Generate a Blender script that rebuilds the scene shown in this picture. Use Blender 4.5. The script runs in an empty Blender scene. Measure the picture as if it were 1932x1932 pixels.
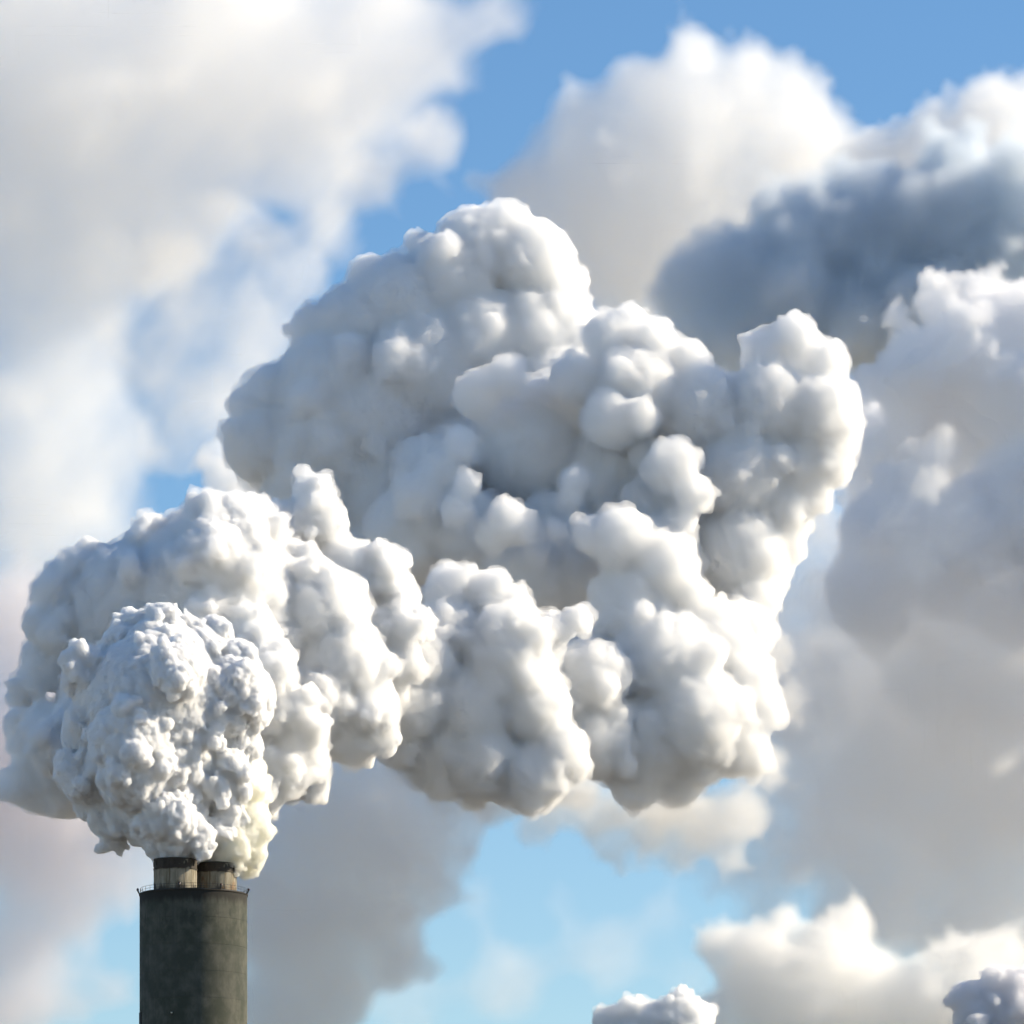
import bpy, bmesh, math, random
from mathutils import Vector, noise
R = math.radians
sc = bpy.context.scene
COL = sc.collection

# ------------------------------------------------------------------ camera, sky, sun, exposure
F, SHIFT, D0, CAMZ = 5.0, 0.975, 1038.0, 1.7       # focal length in frame widths, vertical lens shift, metres to the chimney
cam = bpy.data.cameras.new('camera'); cam_o = bpy.data.objects.new('camera', cam); COL.objects.link(cam_o)
cam_o.location = (0, 0, CAMZ); cam_o.rotation_euler = (R(90), 0, 0)
cam.sensor_fit = 'HORIZONTAL'; cam.sensor_width = 36; cam.lens = 36*F; cam.shift_y = SHIFT
cam.clip_start = 1; cam.clip_end = 60000
sc.camera = cam_o

SUN_EL, SUN_AZ = 30, 101          # azimuth measured from the direction back to the camera, turning right
w = bpy.data.worlds.new("World"); sc.world = w; w.use_nodes = True
nt = w.node_tree; bg = nt.nodes['Background']
sky = nt.nodes.new('ShaderNodeTexSky'); sky.sky_type = 'NISHITA'; sky.sun_disc = False
a = R(SUN_AZ)
sun_dir = Vector((math.sin(a)*math.cos(R(SUN_EL)), -math.cos(a)*math.cos(R(SUN_EL)), math.sin(R(SUN_EL))))
sky.sun_elevation = R(SUN_EL); sky.sun_rotation = math.atan2(sun_dir.x, sun_dir.y)
sky.air_density = 1.0; sky.dust_density = 0.2; sky.ozone_density = 3.0
hs = nt.nodes.new('ShaderNodeHueSaturation'); hs.inputs['Saturation'].default_value = 1.17
nt.links.new(sky.outputs[0], hs.inputs['Color']); nt.links.new(hs.outputs[0], bg.inputs[0]); bg.inputs[1].default_value = 0.10
sun = bpy.data.lights.new('sun', 'SUN'); sun.energy = 5.0; sun.angle = R(0.5); sun.color = (1, .875, .675)
so = bpy.data.objects.new('sun', sun); COL.objects.link(so)
so.rotation_euler = sun_dir.to_track_quat('Z', 'Y').to_euler(); so.location = (300, 900, 400)
sc.view_settings.view_transform = 'Standard'; sc.view_settings.look = 'None'
sc.view_settings.exposure = 0.56; sc.view_settings.gamma = 1; sc.view_settings.use_curve_mapping = False
cy = sc.cycles
cy.use_denoising = True; cy.use_adaptive_sampling = True; cy.adaptive_threshold = 0.09; cy.adaptive_min_samples = 16; cy.time_limit = 1000
cy.max_bounces = 30; cy.diffuse_bounces = 6; cy.volume_bounces = 22; cy.transparent_max_bounces = 64; cy.volume_step_rate = 5.0

# ------------------------------------------------------------------ helpers
def P(px, py, dy=0.0):
    """photo position (1932 wide) at dy metres beyond the chimney -> world point"""
    d = D0 + dy; s = d/F
    return Vector(((px/1932-.5)*s, d, CAMZ + s*(.5 - py/1932 + SHIFT)))
def U(dy=0.0): return (D0+dy)/F/1932             # metres per photo pixel at that distance

def tag(o, label=None, cat=None, group=None, kind=None):
    for k, v in (('label', label), ('category', cat), ('group', group), ('kind', kind)):
        if v: o[k] = v
    return o


# ------------------------------------------------------------------ node helpers
def new_mat(name):
    m = bpy.data.materials.new(name); m.use_nodes = True
    return m, m.node_tree, m.node_tree.nodes['Principled BSDF']
def nd(nt, kind, **kw):
    n = nt.nodes.new(kind)
    for k, v in kw.items(): setattr(n, k, v)
    return n
def mth(nt, op, a, b=None, clamp=False):
    n = nd(nt, 'ShaderNodeMath', operation=op, use_clamp=clamp)
    for i, v in enumerate((a, b)):
        if v is None: continue
        if isinstance(v, (int, float)): n.inputs[i].default_value = v
        else: nt.links.new(v, n.inputs[i])
    return n.outputs[0]
def noise_at(nt, scale3, scale, detail=5, rough=.6):
    tc = nd(nt, 'ShaderNodeTexCoord'); mp = nd(nt, 'ShaderNodeMapping'); mp.inputs['Scale'].default_value = scale3
    nt.links.new(tc.outputs['Object'], mp.inputs[0])
    n = nd(nt, 'ShaderNodeTexNoise'); n.inputs['Scale'].default_value = scale; n.inputs['Detail'].default_value = detail; n.inputs['Roughness'].default_value = rough
    nt.links.new(mp.outputs[0], n.inputs['Vector'])
    return n.outputs[0]
def remap(nt, src, a, b, c=0., d=1., smooth=True):
    n = nd(nt, 'ShaderNodeMapRange'); n.interpolation_type = 'SMOOTHSTEP' if smooth else 'LINEAR'
    nt.links.new(src, n.inputs[0])
    for q, v in zip((1, 2, 3, 4), (a, b, c, d)): n.inputs[q].default_value = v
    return n.outputs[0]
def mixc(nt, fac, c1, c2):
    n = nd(nt, 'ShaderNodeMix', data_type='RGBA')
    if isinstance(fac, (int, float)): n.inputs[0].default_value = fac
    else: nt.links.new(fac, n.inputs[0])
    for q, v in ((6, c1), (7, c2)):
        if isinstance(v, tuple): n.inputs[q].default_value = (*v, 1)
        else: nt.links.new(v, n.inputs[q])
    return n.outputs[2]

def mat_plain(name, col, rough=.8, metal=0.):
    m, nt, b = new_mat(name)
    f = noise_at(nt, (1, 1, 1), 2.5)
    nt.links.new(mixc(nt, remap(nt, f, .3, .7), tuple(c*.7 for c in col), col), b.inputs['Base Color'])
    b.inputs['Roughness'].default_value = rough; b.inputs['Metallic'].default_value = metal
    return m

# ------------------------------------------------------------------ ground
def build_ground():
    me = bpy.data.meshes.new('ground'); S = 50000
    me.from_pydata([(-S, -S, 0), (S, -S, 0), (S, S, 0), (-S, S, 0)], [], [(0, 1, 2, 3)])
    m, nt, b = new_mat('dry_ground')
    nt.links.new(mixc(nt, remap(nt, noise_at(nt, (1, 1, 1), .004), .35, .65), (.30, .25, .17), (.44, .36, .26)), b.inputs['Base Color'])
    b.inputs['Roughness'].default_value = .95
    me.materials.append(m); o = bpy.data.objects.new('ground', me); COL.objects.link(o); o['kind'] = 'structure'
build_ground()
def build_bounce_cut_disc():  # unseen dark disc, added to cut ground bounce onto the chimney
    bm = bmesh.new(); bmesh.ops.create_circle(bm, cap_ends=True, segments=48, radius=420)
    me = bpy.data.meshes.new('bounce_cut_disc'); bm.to_mesh(me); bm.free()
    m, nt, b = new_mat('bounce_cut_dark')
    nt.links.new(mixc(nt, remap(nt, noise_at(nt, (1, 1, 1), .03), .35, .65), (.035, .035, .035), (.06, .058, .055)), b.inputs['Base Color'])
    me.materials.append(m); o = bpy.data.objects.new('bounce_cut_disc', me); COL.objects.link(o); o.location = (-60, D0, .004); o['kind'] = 'structure'
build_bounce_cut_disc()

# ------------------------------------------------------------------ chimney
def lathe(prof, seg=128, close=False):
    """profile of (radius, z) turned round z"""
    bm = bmesh.new(); rings = []
    for r, z in prof:
        rings.append([bm.verts.new((r*math.cos(2*math.pi*k/seg), r*math.sin(2*math.pi*k/seg), z)) for k in range(seg)])
    n = len(rings)
    for q in range(n if close else n-1):
        A_, B_ = rings[q], rings[(q+1) % n]
        for k in range(seg):
            bm.faces.new((A_[k], A_[(k+1) % seg], B_[(k+1) % seg], B_[k]))
    return bm
def box(bm, c, sx, sy, sz, rot=0., tilt=0.):
    from mathutils import Matrix
    M = Matrix.Translation(c) @ Matrix.Rotation(rot, 4, 'Z') @ Matrix.Rotation(tilt, 4, 'X') @ Matrix.Diagonal((sx, sy, sz, 1))
    bmesh.ops.create_cube(bm, size=1, matrix=M)
def cyl(bm, p, q, r, seg=10, r2=None):
    p, q = Vector(p), Vector(q); d = q-p
    from mathutils import Matrix
    M = Matrix.Translation((p+q)/2) @ d.to_track_quat('Z', 'Y').to_matrix().to_4x4()
    bmesh.ops.create_cone(bm, cap_ends=True, segments=seg, radius1=r, radius2=r if r2 is None else r2, depth=d.length, matrix=M)
def obj(name, bm, mat, parent=None, loc=(0, 0, 0), smooth=None):
    bmesh.ops.recalc_face_normals(bm, faces=bm.faces[:])
    me = bpy.data.meshes.new(name); bm.to_mesh(me); bm.free(); me.materials.append(mat)
    if smooth is not None:
        me.shade_smooth(); me.set_sharp_from_angle(angle=R(smooth))
    o = bpy.data.objects.new(name, me); COL.objects.link(o); o.location = loc
    if parent: o.parent = parent
    return o

CX = P(365, 0).x; RS = (466.4-263.5)/2*U(0)
ZT = P(365, 1690).z                                     # top of the shaft
def concrete():
    m, nt, b = new_mat('weathered_concrete')
    tc = nd(nt, 'ShaderNodeTexCoord'); sx = nd(nt, 'ShaderNodeSeparateXYZ'); nt.links.new(tc.outputs['Object'], sx.inputs[0])
    z = sx.outputs['Z']
    blot = remap(nt, noise_at(nt, (1, 1, .8), .35, 6), .35, .7)
    streak = remap(nt, noise_at(nt, (1, 1, .05), 1.1, 5), .42, .72)
    fine = noise_at(nt, (1, 1, 1), 3.0, 6, .7)
    c = mixc(nt, blot, (.042, .048, .032), (.105, .102, .078))
    c = mixc(nt, mth(nt, 'MULTIPLY', streak, .45), c, (.045, .048, .038))
    c = mixc(nt, remap(nt, fine, .45, .75, 0, .4), c, (.055, .058, .045))
    # each pour a slightly different grey
    pour = nd(nt, 'ShaderNodeTexWhiteNoise', noise_dimensions='1D'); nt.links.new(mth(nt, 'FLOOR', mth(nt, 'DIVIDE', mth(nt, 'SUBTRACT', ZT, z), 5.4)), pour.inputs['W'])
    c = mixc(nt, mth(nt, 'MULTIPLY', pour.outputs[0], .22), c, (.06, .064, .056))
    # green-black blotches along the second joint
    gb = mth(nt, 'MULTIPLY', remap(nt, noise_at(nt, (1, 1, .55), .55, 5), .5, .62), remap(nt, mth(nt, 'ABSOLUTE', mth(nt, 'SUBTRACT', mth(nt, 'SUBTRACT', ZT, z), 5.5)), 0, 4.5, .75, 0))
    c = mixc(nt, gb, c, (.035, .04, .03))
    # soot under the rim, ragged lower edge
    edge = mth(nt, 'ADD', mth(nt, 'SUBTRACT', ZT, z), mth(nt, 'MULTIPLY', mth(nt, 'SUBTRACT', noise_at(nt, (1, 1, .12), .9, 6), .5), 3.4))
    c = mixc(nt, remap(nt, edge, .9, 3.0, .94, 0), c, (.018, .016, .012))
    nt.links.new(c, b.inputs['Base Color']); b.inputs['Roughness'].default_value = .92
    bp = nd(nt, 'ShaderNodeBump'); bp.inputs['Strength'].default_value = .35; bp.inputs['Distance'].default_value = .05
    nt.links.new(fine, bp.inputs['Height']); nt.links.new(bp.outputs[0], b.inputs['Normal'])
    return m
def flue_mat(ztop, zfl, rust=.0):
    """cream sheet metal: soot above the flange with pale worn patches, seams and runs of rust below"""
    m, nt, b = new_mat('sooty_flue_metal')
    tc = nd(nt, 'ShaderNodeTexCoord'); sx = nd(nt, 'ShaderNodeSeparateXYZ'); nt.links.new(tc.outputs['Object'], sx.inputs[0])
    z = sx.outputs['Z']
    runs = noise_at(nt, (1, 1, .07), 1.3, 5)
    c = mixc(nt, remap(nt, noise_at(nt, (1, 1, .5), .5, 5), .35, .65), (.20, .17, .11), (.31, .275, .205))
    c = mixc(nt, remap(nt, runs, .52, .68, 0, .75), c, (.10, .07, .03))
    c = mixc(nt, remap(nt, noise_at(nt, (1, 1, .6), .3, 4), .55 - rust, .72 - rust, 0, .75), c, (.17, .075, .02))
    low = mth(nt, 'ADD', mth(nt, 'SUBTRACT', z, ZT), mth(nt, 'MULTIPLY', mth(nt, 'SUBTRACT', noise_at(nt, (1, 1, .25), .5, 5), .5), 5.5))
    c = mixc(nt, remap(nt, low, .6, 2.0, .9, 0), c, (.012, .010, .008))
    up = mth(nt, 'ADD', mth(nt, 'SUBTRACT', z, zfl), mth(nt, 'MULTIPLY', mth(nt, 'SUBTRACT', noise_at(nt, (1, 1, .5), .8, 4), .5), .8))
    worn = remap(nt, noise_at(nt, (1, 1, 1), .42, 2), .56, .66)
    soot = mth(nt, 'MULTIPLY', remap(nt, up, -.45, -.05), mth(nt, 'SUBTRACT', 1, mth(nt, 'MULTIPLY', worn, .8)))
    c = mixc(nt, mth(nt, 'MULTIPLY', soot, .94), c, (.022, .014, .008))
    nt.links.new(c, b.inputs['Base Color']); b.inputs['Roughness'].default_value = .8
    return m
DARK = mat_plain('dark_painted_steel', (.03, .03, .028), .6)
SOOTY = mat_plain('sooty_steel', (.035, .027, .018), .85)

def build_chimney():
    root = bpy.data.objects.new('chimney', None); COL.objects.link(root); root.location = (CX, D0, 0)
    tag(root, 'round concrete chimney with two short metal flues on top and a railed gallery', 'chimney')
    prof = [(RS*1.10, 0)]
    z = ZT - 5.4*int((ZT-3)/5.4)
    while z < ZT-1:                                    # shallow joints between the pours
        r = RS*(1 + .10*max(0, 1 - z/(ZT*.55))**2)
        prof += [(r, z-.04), (r-.035, z-.03), (r-.035, z+.03), (r, z+.04)]
        z += 5.4
    prof += [(RS, ZT-.02)]
    obj('shaft', lathe(prof, 160), concrete(), root, smooth=30)
    rim = lathe([(RS-1.2, ZT-.02), (RS+.16, ZT-.02), (RS+.16, ZT+.16), (RS-1.2, ZT+.16)], 160, True)
    obj('rim', rim, SOOTY, root, smooth=30)
    bm = bmesh.new(); bmesh.ops.create_circle(bm, cap_ends=True, segments=96, radius=RS-1.1, matrix=__import__('mathutils').Matrix.Translation((0, 0, ZT+.12)))
    obj('deck', bm, SOOTY, root)
    for dx, dy, ytop, yfl, rust in ((P(331, 0, -3).x-CX, -3.2, 1622.5, 1641, 0.), (P(406, 0, 3).x-CX, 3.2, 1630.5, 1647, .10)):
        rf = 41*U(0)
        zt, zf = P(0, ytop, dy).z, P(0, yfl, dy).z
        fm = flue_mat(zt, zf, rust)
        fl = obj('flue', lathe([(rf*.985, ZT+.1), (rf*.985, zt), (rf*.93, zt), (rf*.93, ZT-6)], 96), fm, root, (dx, dy, 0), smooth=30)
        obj('flange', lathe([(rf*.97, zf-.10), (rf*1.02, zf-.10), (rf*1.02, zf+.10), (rf*.97, zf+.10)], 96, True), fm, fl, smooth=30)
        obj('rim', lathe([(rf*.97, zt-.22), (rf*1.0, zt-.22), (rf*1.0, zt+.03), (rf*.97, zt+.03)], 96, True), SOOTY, fl, smooth=30)
        first = None
        for k in range(16):                            # standing seams between the sheets
            t = 2*math.pi*(k+.3)/16
            if first is None:
                bm = bmesh.new(); box(bm, (rf*.985, 0, (ZT+zf)/2), .10, .13, zf-ZT-.3)
                first = obj('seam', bm, fm, fl)
                o = first
            else:
                o = first.copy(); COL.objects.link(o); o.parent = fl
            o.rotation_euler.z = t
        first = None
        for k in range(12):                            # lugs below the mouth
            bm = None
            if first is None:
                bm = bmesh.new(); box(bm, (rf*1.0, 0, (zf+zt)/2), .14, .35, (zt-zf)*.45)
                first = obj('lug', bm, SOOTY, fl); o = first
            else:
                o = first.copy(); COL.objects.link(o); o.parent = fl
            o.rotation_euler.z = 2*math.pi*(k+.1)/12
    # railing: posts, two rails, kick plate
    rr = RS-.12; H = 1.15; zb = ZT+.16
    for nm, h, t in (('top_rail', H, .035), ('middle_rail', H*.55, .028)):
        bm = bmesh.new(); n = 120
        for k in range(n):
            a0, a1 = 2*math.pi*k/n, 2*math.pi*(k+1)/n
            cyl(bm, (rr*math.cos(a0), rr*math.sin(a0), zb+h), (rr*math.cos(a1), rr*math.sin(a1), zb+h), t, 6)
        obj(nm, bm, DARK, root)
    obj('kick_plate', lathe([(rr, zb), (rr+.03, zb), (rr+.03, zb+.16), (rr, zb+.16)], 120, True), DARK, root)
    first = None
    for k in range(40):
        if first is None:
            bm = bmesh.new(); cyl(bm, (rr, 0, zb), (rr, 0, zb+H), .035, 6)
            first = obj('railing_post', bm, DARK, root); o = first
        else:
            o = first.copy(); COL.objects.link(o); o.parent = root
        o.rotation_euler.z = 2*math.pi*(k+.37)/40
    # warning lights leaning out on brackets
    LENS = mat_plain('dark_red_glass', (.05, .012, .01), .25)
    for az in (-84, -11, 33, 84, 150, 210):            # degrees to the right of the camera's side
        t = R(az)-math.pi/2
        b0 = bpy.data.objects.new('warning_light', None); COL.objects.link(b0); b0.parent = root
        bm = bmesh.new(); cyl(bm, (rr+.05, 0, zb-.15), (rr+.5, 0, zb+.75), .13, 8, .17)
        cyl(bm, (rr+.5, 0, zb+.7), (rr+.5, 0, zb+.85), .24, 12)
        br = obj('bracket', bm, DARK, b0)
        bm = bmesh.new(); bmesh.ops.create_uvsphere(bm, u_segments=14, v_segments=9, radius=.25)
        for v in bm.verts: v.co.z = max(v.co.z*1.35, -.05)
        obj('lens', bm, LENS, b0, (rr+.5, 0, zb+.9), smooth=60)
        b0.rotation_euler.z = t
    # shallow openings low on the visible part of the shaft
    HOLE = mat_plain('dark_opening', (.01, .01, .012), .9)
    LAMP = mat_plain('pale_lamp_glass', (.7, .66, .5), .3)
    for px, py, ww, hh, lamp in ((267.3, 1922, 1.6, 2.4, False),):
        sn = max(-.97, min(.97, (px-365)*U(0)/RS)); t = math.asin(sn)-math.pi/2
        zc = P(0, py, -RS*math.cos(math.asin(sn))).z
        bm = bmesh.new(); box(bm, (RS+.02, 0, zc), .10, ww, hh)
        d0 = obj('access_hatch', bm, HOLE, root); d0.rotation_euler.z = t
        bm = bmesh.new()
        for s_ in (-1, 1):
            box(bm, (RS+.06, s_*(ww/2+.06), zc), .16, .10, hh+.2)
            box(bm, (RS+.06, 0, zc+s_*(hh/2+.05)), .16, ww, .10)
        obj('frame', bm, DARK, d0)
    t = math.asin((331-365)*U(0)/RS)-math.pi/2
    zc = P(0, 1911, -RS).z
    bm = bmesh.new(); cyl(bm, (RS-.1, 0, zc-.2), (RS+.3, 0, zc-.2), .05, 8); cyl(bm, (RS+.28, 0, zc-.3), (RS+.28, 0, zc-.05), .16, 10)
    br = obj('lamp_bracket', bm, DARK, root); br.rotation_euler.z = t
    bm = bmesh.new(); bmesh.ops.create_uvsphere(bm, u_segments=12, v_segments=8, radius=.2)
    obj('lamp', bm, LAMP, br, (RS+.28, 0, zc+.1), smooth=60)
build_chimney()

# ------------------------------------------------------------------ steam and cloud
def vapour_mat(name, col, density, g=.3):
    """evenly dense droplets filling a skin"""
    m, nt, b = new_mat(name); nt.nodes.remove(b)
    v = nd(nt, 'ShaderNodeVolumePrincipled'); v.inputs['Color'].default_value = (*col, 1); v.inputs['Density Attribute'].default_value = ''
    v.inputs['Density'].default_value = density; v.inputs['Anisotropy'].default_value = g
    nt.links.new(v.outputs[0], nt.nodes['Material Output'].inputs['Volume'])
    m.cycles.homogeneous_volume = True
    return m
def core_mat():
    m, nt, b = new_mat('dense_steam')
    nt.links.new(mixc(nt, noise_at(nt, (1, 1, 1), .05), (.965, .965, .96), (.98, .978, .97)), b.inputs['Base Color'])
    b.inputs['Roughness'].default_value = 1; b.inputs['Specular IOR Level'].default_value = 0
    return m
CORE = core_mat()
def billow_tree(voxel, steps, smooth_it=2):
    """points with radii -> one closed skin -> heaps of ever smaller domes along the normals"""
    g = bpy.data.node_groups.new('billow', 'GeometryNodeTree')
    g.interface.new_socket('Geometry', in_out='INPUT', socket_type='NodeSocketGeometry')
    g.interface.new_socket('Geometry', in_out='OUTPUT', socket_type='NodeSocketGeometry')
    N, L = g.nodes.new, g.links.new
    i = N('NodeGroupInput'); o = N('NodeGroupOutput')
    at = N('GeometryNodeInputNamedAttribute'); at.data_type = 'FLOAT'; at.inputs[0].default_value = 'rad'
    mp = N('GeometryNodeMeshToPoints'); L(i.outputs[0], mp.inputs[0]); L(at.outputs[0], mp.inputs['Radius'])
    pv = N('GeometryNodePointsToVolume'); pv.resolution_mode = 'VOXEL_SIZE'
    pv.inputs['Voxel Size'].default_value = voxel; pv.inputs['Density'].default_value = 1
    L(mp.outputs[0], pv.inputs[0])
    rr = N('GeometryNodeInputRadius'); L(rr.outputs[0], pv.inputs['Radius'])
    vm = N('GeometryNodeVolumeToMesh'); vm.inputs['Threshold'].default_value = .3; L(pv.outputs[0], vm.inputs[0])
    geo = vm.outputs[0]
    for k, (scale, amp, rnd) in enumerate(steps):
        pos = N('GeometryNodeInputPosition'); nor = N('GeometryNodeInputNormal')
        # wobble the sampling position so that the domes are not all alike
        nz = N('ShaderNodeTexNoise'); nz.inputs['Scale'].default_value = .6/scale; nz.inputs['Detail'].default_value = 1
        L(pos.outputs[0], nz.inputs['Vector'])
        sub = N('ShaderNodeVectorMath'); sub.operation = 'MULTIPLY_ADD'
        L(nz.outputs['Color'], sub.inputs[0]); sub.inputs[1].default_value = (scale*rnd,)*3; L(pos.outputs[0], sub.inputs[2])
        vo = N('ShaderNodeTexVoronoi'); vo.feature = 'F1'; vo.inputs['Scale'].default_value = 1/scale
        vo.inputs['Randomness'].default_value = 1
        L(sub.outputs[0], vo.inputs['Vector'])
        # dome profile 1 - d^2
        m1 = N('ShaderNodeMath'); m1.operation = 'MULTIPLY'; L(vo.outputs['Distance'], m1.inputs[0]); L(vo.outputs['Distance'], m1.inputs[1])
        # amplitude varies over the cloud
        n2 = N('ShaderNodeTexNoise'); n2.inputs['Scale'].default_value = .22/scale; n2.inputs['Detail'].default_value = 2; L(pos.outputs[0], n2.inputs['Vector'])
        mr = N('ShaderNodeMapRange'); mr.inputs[1].default_value = .35; mr.inputs[2].default_value = .65
        mr.inputs[3].default_value = .25; mr.inputs[4].default_value = 1.25; L(n2.outputs[0], mr.inputs[0])
        m2 = N('ShaderNodeMath'); m2.operation = 'MULTIPLY_ADD'; L(m1.outputs[0], m2.inputs[0]); m2.inputs[1].default_value = -1.6; m2.inputs[2].default_value = .55
        m3 = N('ShaderNodeMath'); m3.operation = 'MULTIPLY'; L(m2.outputs[0], m3.inputs[0]); L(mr.outputs[0], m3.inputs[1])
        sv = N('ShaderNodeVectorMath'); sv.operation = 'SCALE'; L(nor.outputs[0], sv.inputs[0])
        m4 = N('ShaderNodeMath'); m4.operation = 'MULTIPLY'; L(m3.outputs[0], m4.inputs[0]); m4.inputs[1].default_value = amp
        L(m4.outputs[0], sv.inputs['Scale'])
        sp = N('GeometryNodeSetPosition'); L(geo, sp.inputs[0]); L(sv.outputs[0], sp.inputs['Offset'])
        geo = sp.outputs[0]
    sm = N('GeometryNodeSetShadeSmooth'); L(geo, sm.inputs[0])
    L(sm.outputs[0], o.inputs[0])
    return g

def fractal(lobes, rng, levels, kids, ratio, bias=(.15, -.2, .3)):
    """lobes -> lobes plus smaller ones budding from their skins"""
    out = list(lobes); cur = list(lobes); b = Vector(bias)
    for lv in range(levels):
        nxt = []
        for (p, r) in cur:
            for k in range(kids):
                v = Vector((rng.gauss(0, 1), rng.gauss(0, 1), rng.gauss(0, 1))).normalized() + b*rng.random()
                v.normalize()
                rr = r*rng.uniform(*ratio)
                nxt.append((p + v*(r*rng.uniform(.78, 1.0)), rr))
        out += nxt; cur = nxt
    return out


ADAPT = .25
def seed_mesh(name, pts):
    me = bpy.data.meshes.new(name); me.from_pydata([p for p, r in pts], [], [])
    at = me.attributes.new('rad', 'FLOAT', 'POINT'); at.data.foreach_set('value', [r for p, r in pts])
    return me
def solidify_tree(g, voxel, band, thr):
    """the same tree, its skin resampled band*thr further in, so that no folds are left"""
    out = g.nodes['Group Output']; src = out.inputs[0].links[0].from_socket
    mv = g.nodes.new('GeometryNodeMeshToVolume'); mv.resolution_mode = 'VOXEL_SIZE'
    mv.inputs['Voxel Size'].default_value = voxel; mv.inputs['Interior Band Width'].default_value = band
    g.links.new(src, mv.inputs[0])
    vm = g.nodes.new('GeometryNodeVolumeToMesh'); vm.inputs['Threshold'].default_value = thr
    vm.inputs['Adaptivity'].default_value = ADAPT
    g.links.new(mv.outputs[0], vm.inputs[0])
    sm = g.nodes.new('GeometryNodeSetShadeSmooth'); g.links.new(vm.outputs[0], sm.inputs[0])
    g.links.new(sm.outputs[0], out.inputs[0])
    return g
def bake(name, pts, g, mat):
    tmp = bpy.data.objects.new('seed', seed_mesh('seed', pts)); COL.objects.link(tmp)
    md = tmp.modifiers.new('g', 'NODES'); md.node_group = g
    me = bpy.data.meshes.new_from_object(tmp.evaluated_get(bpy.context.evaluated_depsgraph_get()))
    old = tmp.data; bpy.data.objects.remove(tmp); bpy.data.meshes.remove(old); bpy.data.node_groups.remove(g)
    me.materials.clear(); me.materials.append(mat); me.name = name
    print(name, len(pts), 'spheres', len(me.polygons), 'faces')
    o = bpy.data.objects.new(name, me); COL.objects.link(o)
    return o
_thin = {}
def thin_mat(d):
    if d not in _thin: _thin[d] = vapour_mat('thin_mist', WHITE, d)
    return _thin[d]
def steam(label, lobes, mat, u, steps, seed, fine, core, levels=3, kids=11, ratio=(.24, .48), voxel=None, mist=None, name='steam_plume', cat='steam', group='steam billows drifting off the chimney'):
    """a billowing plume: dense core (the thing) and its vapour"""
    rng = random.Random(seed)
    pts = fractal(lobes, rng, levels, kids, ratio)
    voxel = voxel or fine*1.05
    st = [(a*u, b*u, c) for a, b, c in steps]
    o = bake(name, pts, solidify_tree(billow_tree(fine*1.6*u, st[:1]), max(core*.3, 4*u), core, .9), CORE)
    v = bake('vapour', pts, solidify_tree(billow_tree(voxel*u, st), fine*u, fine*2*u, .3), mat)
    v.parent = o
    if mist:                                           # thin shreds evaporating round the skin
        wide = [(p, r+6*u) for p, r in pts if r > 7*u]
        h = bake('mist', wide, solidify_tree(billow_tree(5*u, [(34*u, 22*u, 1.4), (15*u, 12*u, 1.4)]), 5*u, 10*u, .3), thin_mat(mist))
        h.parent = o; h['kind'] = 'stuff'
    tag(o, label, cat, group)
    return o
def soft_mat(name, col, dens, nscale, lo, hi, g=.3, amount=1.0, detail=4, power=1.4, streak=None):
    """droplets that thin out towards a frayed rim"""
    m, nt, b = new_mat(name); nt.nodes.remove(b)
    v = nd(nt, 'ShaderNodeVolumePrincipled'); v.inputs['Color'].default_value = (*col, 1); v.inputs['Density Attribute'].default_value = ''; v.inputs['Anisotropy'].default_value = g
    at = nd(nt, 'ShaderNodeAttribute', attribute_name='density')
    ge = nd(nt, 'ShaderNodeNewGeometry')
    nz = nd(nt, 'ShaderNodeTexNoise'); nz.inputs['Scale'].default_value = nscale; nz.inputs['Detail'].default_value = detail; nz.inputs['Roughness'].default_value = .58
    nz.inputs['Distortion'].default_value = .4
    vec = ge.outputs['Position']
    if streak:                                          # drawn out along the wind, rising to the right
        vr = nd(nt, 'ShaderNodeVectorRotate', rotation_type='Y_AXIS'); vr.inputs['Angle'].default_value = R(streak); nt.links.new(vec, vr.inputs['Vector'])
        vs = nd(nt, 'ShaderNodeVectorMath', operation='MULTIPLY'); nt.links.new(vr.outputs[0], vs.inputs[0]); vs.inputs[1].default_value = (.4, 1, 1)
        vec = vs.outputs[0]
    nt.links.new(vec, nz.inputs['Vector'])
    gain = nd(nt, 'ShaderNodeValue'); gain.name = 'ramp'; gain.outputs[0].default_value = 1
    body = mth(nt, 'POWER', mth(nt, 'MULTIPLY', at.outputs['Fac'], gain.outputs[0], True), power)
    er = mth(nt, 'SUBTRACT', body, remap(nt, nz.outputs[0], lo, hi, 0, amount, False), True)
    nt.links.new(mth(nt, 'MULTIPLY', er, dens), v.inputs['Density'])
    nt.links.new(v.outputs[0], nt.nodes['Material Output'].inputs['Volume'])
    return m
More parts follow.
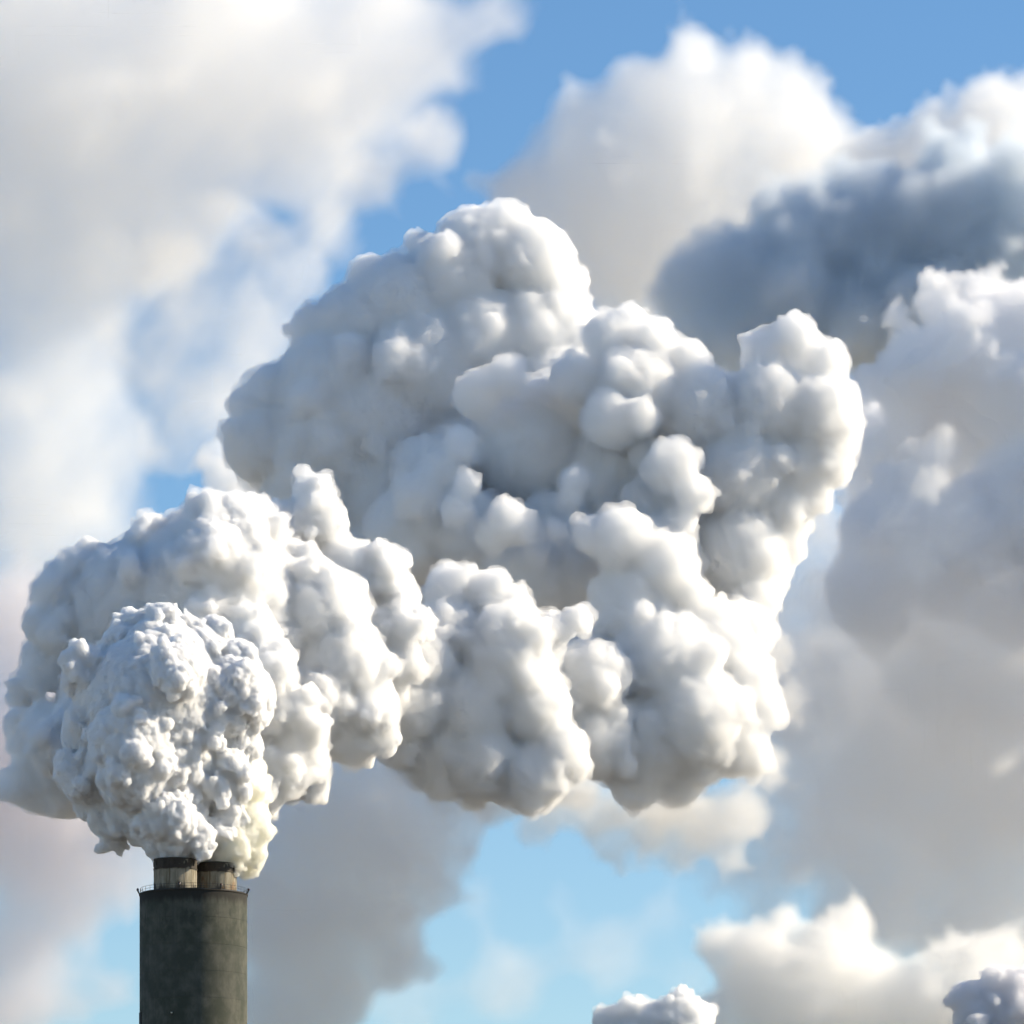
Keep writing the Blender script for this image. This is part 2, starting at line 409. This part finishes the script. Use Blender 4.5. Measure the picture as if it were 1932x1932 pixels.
def soft_cloud(label, lobes, mat, u, voxel, band, steps, seed, levels=2, kids=8, ratio=(.3, .55), core=None, name='cloud', cat='cloud', group=None):
    rng = random.Random(seed)
    pts = fractal(lobes, rng, levels, kids, ratio)
    me = seed_mesh(name if core is None else 'vapour', pts); me.materials.append(mat)
    o = bpy.data.objects.new(me.name, me); COL.objects.link(o)
    st = [(a*u, b*u, c) for a, b, c in steps]
    g = billow_tree(voxel*u, st)
    out = g.nodes['Group Output']; src = out.inputs[0].links[0].from_socket
    mv = g.nodes.new('GeometryNodeMeshToVolume'); mv.resolution_mode = 'VOXEL_SIZE'
    mv.inputs['Voxel Size'].default_value = voxel*u; wide = max(r for p, r in lobes)*1.5
    mv.inputs['Interior Band Width'].default_value = wide; mat.node_tree.nodes['ramp'].outputs[0].default_value = wide/(band*u)
    g.links.new(src, mv.inputs[0])
    sm = g.nodes.new('GeometryNodeSetMaterial'); sm.inputs['Material'].default_value = mat
    g.links.new(mv.outputs[0], sm.inputs[0]); g.links.new(sm.outputs[0], out.inputs[0])
    md = o.modifiers.new('droplets', 'NODES'); md.node_group = g
    o['kind'] = 'stuff'
    if core is not None:
        c = bake(name, pts, solidify_tree(billow_tree(voxel*u, st), voxel*u, core*u, .95), CORE)
        o.parent = c; tag(c, label, cat, group)
        return c
    tag(o, label, cat, group)
    return o
def lob(rows, base):
    """rows (px, py, radius px, metres in front(-)/behind(+) of base)"""
    out = []
    for r in rows:
        dz = r[3] if len(r) > 3 else 0
        out.append((P(r[0], r[1], base+dz), r[2]*U(base+dz)))
    return out

WHITE = (.9997, .9995, .999)
V_NEAR = vapour_mat('near_vapour', WHITE, 4.2)
V_CREAM = vapour_mat('cream_vapour', (.999, .9935, .962), 1.8)
V_MID = vapour_mat('middle_vapour', WHITE, 1.7)
V_E = vapour_mat('drifting_vapour', WHITE, .95)
V_D = vapour_mat('high_vapour', WHITE, .62)

u = U(0)
steam('dense crinkled white steam boiling out of the left flue, the most finely knobbed billow',
 lob([(331,1618,34,-3),(331,1595,44,-3),(325,1562,68,-2),(300,1505,98),(290,1430,128),(295,1340,148),(308,1285,112),(320,1215,52),
 (300,1165,26,-2),(205,1300,73),(175,1385,60),(170,1465,58),(425,1330,68),(445,1400,50,2),(425,1460,50),(205,1535,43,2),(215,1580,26,4),
 (400,1275,58,2),(462,1315,36,4),(225,1255,44,2),(425,1545,36,2),(415,1575,26,0)], 0), V_NEAR, u, [(30, 9, .6), (13, 4.5, .6), (6, 2.4, .5)], 4, 1.6, 2.0, kids=9, ratio=(.2, .58))
steam('cream yellow steam curling out of the right flue behind the white billow',
 lob([(406,1624,33,3),(425,1600,46,3),(452,1578,48,5),(462,1545,50,6),(458,1500,52,7),(470,1612,34,6),(466,1640,20,7),(440,1450,55,8),(430,1560,40,6),(415,1580,34,4)], 0), V_CREAM, u,
 [(26, 6, .6), (10, 3, .5), (5, 1.6, .4)], 5, 1.5, 2.2)
u = U(45)
steam('white and blue grey steam bank bulging behind the crinkled billow, its left side in shade',
 lob([(400,1150,178),(250,1150,128),(130,1200,73),(90,1260,48),(55,1300,34,4),(170,1052,34),(140,1110,50),(360,1020,64),(290,1030,50),
 (440,1060,78),(590,940,42,8),(575,912,22,8),(600,980,50,8),(540,1005,48,8),(650,1070,60,10),(720,1085,50,10),(750,1125,40,10),(600,1160,98),
 (765,1190,48,6),(790,1170,30,6),(765,1250,38,6),(640,1250,93),(690,1330,56),(710,1392,32),(660,1405,42),(580,1330,98),(555,1440,68,5),(590,1485,30,5),
 (300,1320,170),(200,1400,120),(490,1400,70),(480,1300,85),(520,1440,58),(570,1062,40),(740,1300,32,8),(470,1480,50),(515,1285,46,-22),(545,1340,48,-20),(565,1400,44,-18),(585,1440,38,-14),(535,1455,50,-18),(495,1490,46,-18),(590,1375,30,-20),(500,1240,42,-20),(470,1200,50,-18)], 45), V_MID, u, [(40, 9, .6), (17, 5, .6), (7.5, 3, .5)], 46, 2.3, 3, mist=.35)
steam('small grey steam lumps low at the left edge beside the crinkled billow',
 lob([(60,1400,46),(45,1370,38),(50,1480,42),(100,1470,55),(120,1500,45),(20,1490,24),(80,1430,55)], 55), V_E, u, [(40, 15, .5), (16, 5, .5)], 7, 2, 3, mist=.25)
u = U(75)
steam('white billow in the middle with a round knob at its top right, cream underneath',
 lob([(850,1115,50),(920,1125,50),(960,1155,50),(1092,1168,28),(1050,1190,36),(850,1200,78),(950,1240,98),(1000,1330,78),(1055,1420,56),
 (1000,1465,68),(900,1430,83),(880,1340,98),(800,1320,63,5),(1085,1440,32),(770,1330,70,-8),(760,1400,55,-4),(790,1250,70,-8),(830,1430,70),(1120,1280,70,12),(1130,1400,70,14)], 75), V_E, u, [(40, 8, .7), (18, 5.5, .7), (8, 3.3, .6), (4.2, 1.3, .6)], 8, 2.4, 4.2, mist=.3, kids=12, ratio=(.15, .40))
u = U(125)
steam('tallest steam mass with a bright rounded crown and a broad grey shaded left flank',
 lob([(960,440,58),(900,470,78),(1000,500,88),(1045,560,63),(850,545,103),(700,520,40),(760,590,108),(680,630,98),(590,620,42),
 (542,622,12),(640,745,128),(520,745,58),(462,762,34),(500,840,78),(600,850,118),(700,800,138),(800,700,138),(900,650,118),(1000,640,98),
 (600,930,110),(750,950,130),(880,900,130),(900,1050,140),(720,1050,110),(1080,640,70),(1050,760,120)], 145), V_D, u, [(46, 6, .8), (20, 4, .7), (9, 3, .6), (4.5, 1.4, .6)], 9, 2.7, 5, mist=.28, kids=13, ratio=(.12, .34))
steam('cluster of round white puffs piled in front of the tall steam mass',
 lob([(960,712,38,28),(900,750,44,31),(1080,715,46,31),(1150,790,54,24),(1205,785,36,22),(868,838,34,22),(835,885,42,24),(1270,880,56,20),(1310,930,38,18),(1300,985,22,18),
 (1085,905,28,20),(1075,940,26,21),(882,915,28,14),(862,962,34,15),(960,985,46,13),(990,1000,30,12),(930,1010,34,15),(790,935,50,24),(1050,1000,22,14),(1170,1015,62,10),(1120,1010,38,10),(1250,1070,66,12),(1300,1120,40,12),
 (1200,1140,90,16),(1000,850,115,46),(1050,1060,115,40),(1150,900,115,46),(880,1010,90,34),(980,1080,100,34),(1260,980,90,36),(1240,1060,90,26),(1050,780,80,44),(780,1010,90,36),(820,900,80,42)], 85), V_D, u, [(46, 6, .8), (20, 4, .7), (9, 3, .6), (4.5, 1.4, .6)], 10, 2.7, 5, mist=.28, kids=12, ratio=(.14, .38))
steam('sunlit right hand steam towers ending in a notched white edge',
 lob([(1190,605,32),(1150,640,53),(1230,655,53),(1300,685,42),(1200,740,93),(1320,770,83),(1500,640,46),(1440,670,43),(1560,685,42),(1590,760,38),
 (1600,808,32),(1540,780,78),(1450,770,88),(1560,870,53),(1530,930,43),(1480,1030,43),(1400,900,98),(1400,1050,98),(1250,900,100,10),(1500,880,60),(1480,960,60),(1300,1050,110,10),(1330,1160,80,5),(1455,1080,40),(1420,1130,55,-4),(1400,1190,60,-10)], 118), V_D, u, [(46, 6, .8), (20, 4, .7), (9, 3, .6), (4.5, 1.4, .6)], 11, 2.7, 5, mist=.28, kids=13, ratio=(.12, .34))
steam('lower right steam mass with a bright cream flank above the blue gap',
 lob([(1250,1250,108),(1350,1220,78,5),(1400,1280,60,5),(1455,1340,32,5),(1300,1350,108),(1200,1400,98),(1380,1400,68,5),(1200,1480,48),(1280,1475,48,5),(1120,1380,83),(1420,1430,40,5),(1130,1250,80,5),(1100,1300,80,8),(1360,1180,50,6)], 98),
 V_D, u, [(46, 6, .8), (20, 4, .7), (9, 3, .6), (4.5, 1.4, .6)], 12, 2.7, 5, mist=.28, kids=13, ratio=(.12, .34))
u = U(80)
steam('small crisp steam puff rising at the bottom edge below the blue gap',
 lob([(1150,1930,32),(1190,1908,28),(1225,1935,44),(1285,1893,26),(1275,1915,36),(1310,1925,36),(1255,1925,36),(1200,1960,50),(1300,1965,50)], 80), V_MID, u, [(24, 6, .6), (10, 3, .5), (5, 1.6, .5)], 13, 1.5, 3, mist=.3)
steam('dark lilac steam puffs in the bottom right corner',
 lob([(1820,1885,34),(1845,1925,50),(1875,1850,28),(1915,1865,40),(1940,1910,50),(1890,1930,50),(1850,1880,34)], 80), vapour_mat('lilac_vapour', (.958, .955, .962), 1.1), u, [(24, 6, .6), (10, 3, .5), (5, 1.6, .5)], 14, 1.5, 3)

def S(nm, dens, ns, lo=.3, hi=.8, col=(.9992, .9985, .997), amount=1., g=.3, detail=7, streak=None): return soft_mat(nm, col, dens, ns, lo, hi, g, amount, detail, streak=streak)
u = U(230)
soft_cloud('grey steam cloud along the right edge with puffy white upper rim',
 lob([(1690,590,33),(1640,605,20),(1770,575,53),(1850,565,58),(1925,605,78),(1800,690,108),(1910,740,118),(1720,710,88),(1680,850,95,20),(1830,850,110,20),(1950,900,120),
 (1680,1010,105),(1800,1050,125),(1920,1100,120),(1640,1120,90),(1650,800,60,25),(2060,700,130),(2080,900,150),(2100,1090,150),(2260,820,160),(2260,1040,160)], 230), S('right_cloud', .35, .03, .35, .85, col=(.987, .984, .986), amount=.5), u, 3.6, 22, [(60, 22, .5), (24, 9, .5), (11, 4, .5)], 21, core=45)  # lobes past the right edge of view are added to cast shade
soft_cloud('puffy white cloud lump in front of the grey cloud at the right',
 lob([(1770,855,50),(1715,845,30),(1745,910,60),(1820,950,45),(1700,990,55),(1790,1000,65),(1730,1060,60),(1900,900,40,8),(1925,960,55,8),(1880,1010,50,8)], 204), S('right_puff', .22, .06, .35, .8, amount=.6), u, 3, 30, [(40, 12, .5), (18, 7, .5), (9, 3, .5)], 22, core=None)
u = U(190)
soft_cloud('smooth beige grey smoke hanging low behind the chimney',
 lob([(600,1600,135),(700,1550,150),(560,1750,140),(800,1570,95),(620,1870,105),(700,1700,120),(500,1650,100),(880,1530,70),(540,1900,120),(780,1460,90),(640,1500,120),(810,1680,80),(730,1800,90),(860,1600,60)], 190), S('low_smoke', .16, .025, .25, .8, col=(.984, .975, .962), amount=.45), u, 5, 45, [(70, 18, .6), (30, 8, .6)], 23)
soft_cloud('ragged grey beige underside trailing below the middle billows',
 lob([(760,1440,60,-20),(840,1490,70,-20),(930,1500,75,-10),(1030,1520,75),(1130,1540,75),(1230,1560,70),(1320,1560,75),(1400,1540,70),(1450,1450,60,10),(1000,1570,50),(1160,1600,50),(1270,1620,50),(1380,1620,50),(1470,1330,55,20),(1450,1230,60,25),(1080,1480,70,10),(1250,1500,80,10)], 112), S('trailing', .16, .045, .28, .75, col=(.97, .96, .945), amount=.6, streak=35), u, 4, 42, [(50, 20, .6), (24, 9, .5)], 24)
u = U(330)
soft_cloud('blue grey shaded cloud between the tall steam and the left steam bank',
 lob([(430,900,60),(480,930,70),(560,930,70),(400,860,40),(450,960,70)], 300), S('gap_cloud', .2, .03, .3, .8, amount=.6), u, 5, 30, [(50, 20, .5)], 33)
u = U(262)
soft_cloud('wide pale grey cloud filling the lower right behind the steam',
 lob([(1600,1300,190),(1800,1350,200),(1950,1500,220),(1650,1550,190),(1850,1700,180),(1500,1450,130),(1480,1600,110),(1620,1720,120),(1560,1200,130),(1750,1650,160),(1930,1250,160),(1700,1430,190,-12),(1880,1480,170,-12),(1560,1400,130,-10),
  (1400,1640,80),(1350,1560,90),(1440,1720,70),(1450,1300,90,20),(1700,1200,150),(1850,1220,160),(1580,1150,100),(1600,1030,90),(1610,900,70),(1530,1050,80),(1540,1180,110),(1700,1080,130,6),(1880,1080,130,6),(2150,1380,200),(2320,1250,200),(2150,1150,190),(2350,1450,180),(2450,1100,190),(1480,1120,110),(1500,980,105),(1460,1230,110),(1700,1130,110,-50),(1850,1180,130,-50),(1600,1150,90,-45),(1760,1260,140,-45),(1900,1300,140,-40),(1340,1680,50),(1370,1780,60),(1300,1625,50)], 262), S('pale_cloud', .10, .04, .3, .75, col=(.989, .984, .981), amount=.6), u, 6, 70, [(90, 24, .6), (36, 12, .6)], 25)  # far right lobes, out of view, are added to darken this cloud
u = U(220)
soft_cloud('loose pale cloud puffs low on the right between the steam and the corner',
 lob([(1500,1400,60),(1560,1340,55),(1650,1400,60),(1600,1480,50),(1540,1530,60),(1530,1580,60),(1500,1640,50),(1610,1430,50),(1570,1250,50),(1490,1480,55),(1860,1330,60),(1900,1420,60)], 212), S('loose_puffs', .075, .06, .3, .75, amount=.6, streak=50), u, 4, 45, [(50, 16, .5), (22, 8, .5)], 37)
u = U(172)
soft_cloud('bright cream cumulus along the bottom right',
 lob([(1450,1850,115),(1400,1775,55),(1560,1830,115),(1480,1750,50),(1700,1900,110),(1850,1890,110),(1900,1795,65),(1620,1900,100),(1780,1850,70),(1350,1920,70),(1500,1920,110)], 172), S('cream_cloud', .24, .04, .3, .8, col=(.9985, .995, .988), amount=.45), u, 4, 40, [(50, 18, .5), (22, 10, .5), (11, 4, .5)], 26)
u = U(500)
soft_cloud('cloud in dark blue shade behind the steam towers at the upper right',
 lob([(1310,560,90),(1400,510,95),(1520,455,115),(1640,420,130),(1800,430,150),(1950,430,170),(1500,600,140),(1700,600,150),(1900,620,150),(1350,640,90)], 500), S('shade_tinted_cloud', .26, .012, .3, .85, col=(.875, .912, .945), amount=.22, detail=2), u, 5, 50, [(70, 18, .6), (30, 8, .6)], 27)  # droplet colour darkened and blued to stand for the cloud's shade
u = U(800)
soft_cloud('soft white cloud cap in the upper right corner above the shaded cloud',
 lob([(1750,300,100),(1880,240,110),(1880,170,50),(1650,310,90),(1950,330,120),(1830,380,110),(1950,180,60),(1580,370,70)], 800), S('white_cap', .11, .028, .3, .8, amount=.55), u, 5, 50, [(60, 16, .6), (26, 7, .6)], 28)
u = U(900)
soft_cloud('soft bright white cloud above the crown of the tall steam',
 lob([(1100,230,100),(1200,180,100),(1310,110,85),(1400,180,110),(1500,200,90),(1480,300,120),(1300,280,160),(1150,330,150),(1000,370,110),(1250,430,160),(1120,470,130),(1400,400,120),(1200,560,110),(1060,400,100)], 900), S('white_cloud', .10, .024, .3, .8, amount=.5), u, 6, 75, [(80, 20, .6), (34, 8, .6)], 41)
u = U(700)
soft_cloud('thin warm white cloud veil spread over the upper left',
 lob([(100,100,300),(400,100,300),(700,80,200),(930,30,110),(250,350,250),(560,270,180),(740,230,120),(100,500,230),(340,450,140),(100,720,190),(90,900,200),(220,880,120),(60,1080,160),(200,1000,130),(-40,300,250)], 700), S('veil', .042, .034, .28, .72, streak=45, col=(.9996, .9985, .996), amount=.62), u, 7, 110, [(100, 26, .6), (40, 8, .6)], 30)
soft_cloud('faint wisp of cloud in the blue gap left of the tall steam',
 lob([(330,680,100),(430,650,80),(450,560,80),(380,780,90),(300,860,80),(480,720,60),(520,480,70),(620,400,70),(380,600,110),(290,760,90),(700,340,90),(820,260,90),(330,520,110),(230,640,90),(420,760,120),(480,620,120),(560,520,100),(300,700,120),(350,850,90),(490,455,90),(430,400,80)], 760), S('wisp', .06, .036, .28, .7, amount=.72, streak=45), u, 6, 80, [(70, 14, .5)], 35)
soft_cloud('thin cloud in lilac grey shade low at the left of the chimney',
 lob([(60,1200,170),(90,1400,180),(80,1600,170),(30,1800,130),(220,1870,70),(200,1560,130),(180,1250,130),(230,1400,120),(-60,1450,200),(120,1700,120),(250,1650,90),(330,1500,120),(40,1880,120),(225,1860,55),(240,1700,70)], 600), S('lilac', .075, .024, .3, .78, col=(.86, .845, .87), amount=.55, streak=45), u, 7, 90, [(90, 24, .6), (40, 8, .6)], 31)  # absorbing grey in the droplets stands in for the steam's shadow
u = U(480)
soft_cloud('faint haze shreds drifting across the pale blue gap below the steam',
 lob([(760,1880,120),(950,1850,120),(1150,1800,110),(1250,1720,80),(1300,1850,90),(900,1700,80),(1050,1700,70)], 480), S('gap_haze', .022, .04, .25, .7, amount=.8, streak=40), u, 6, 90, [(60, 14, .5)], 36)
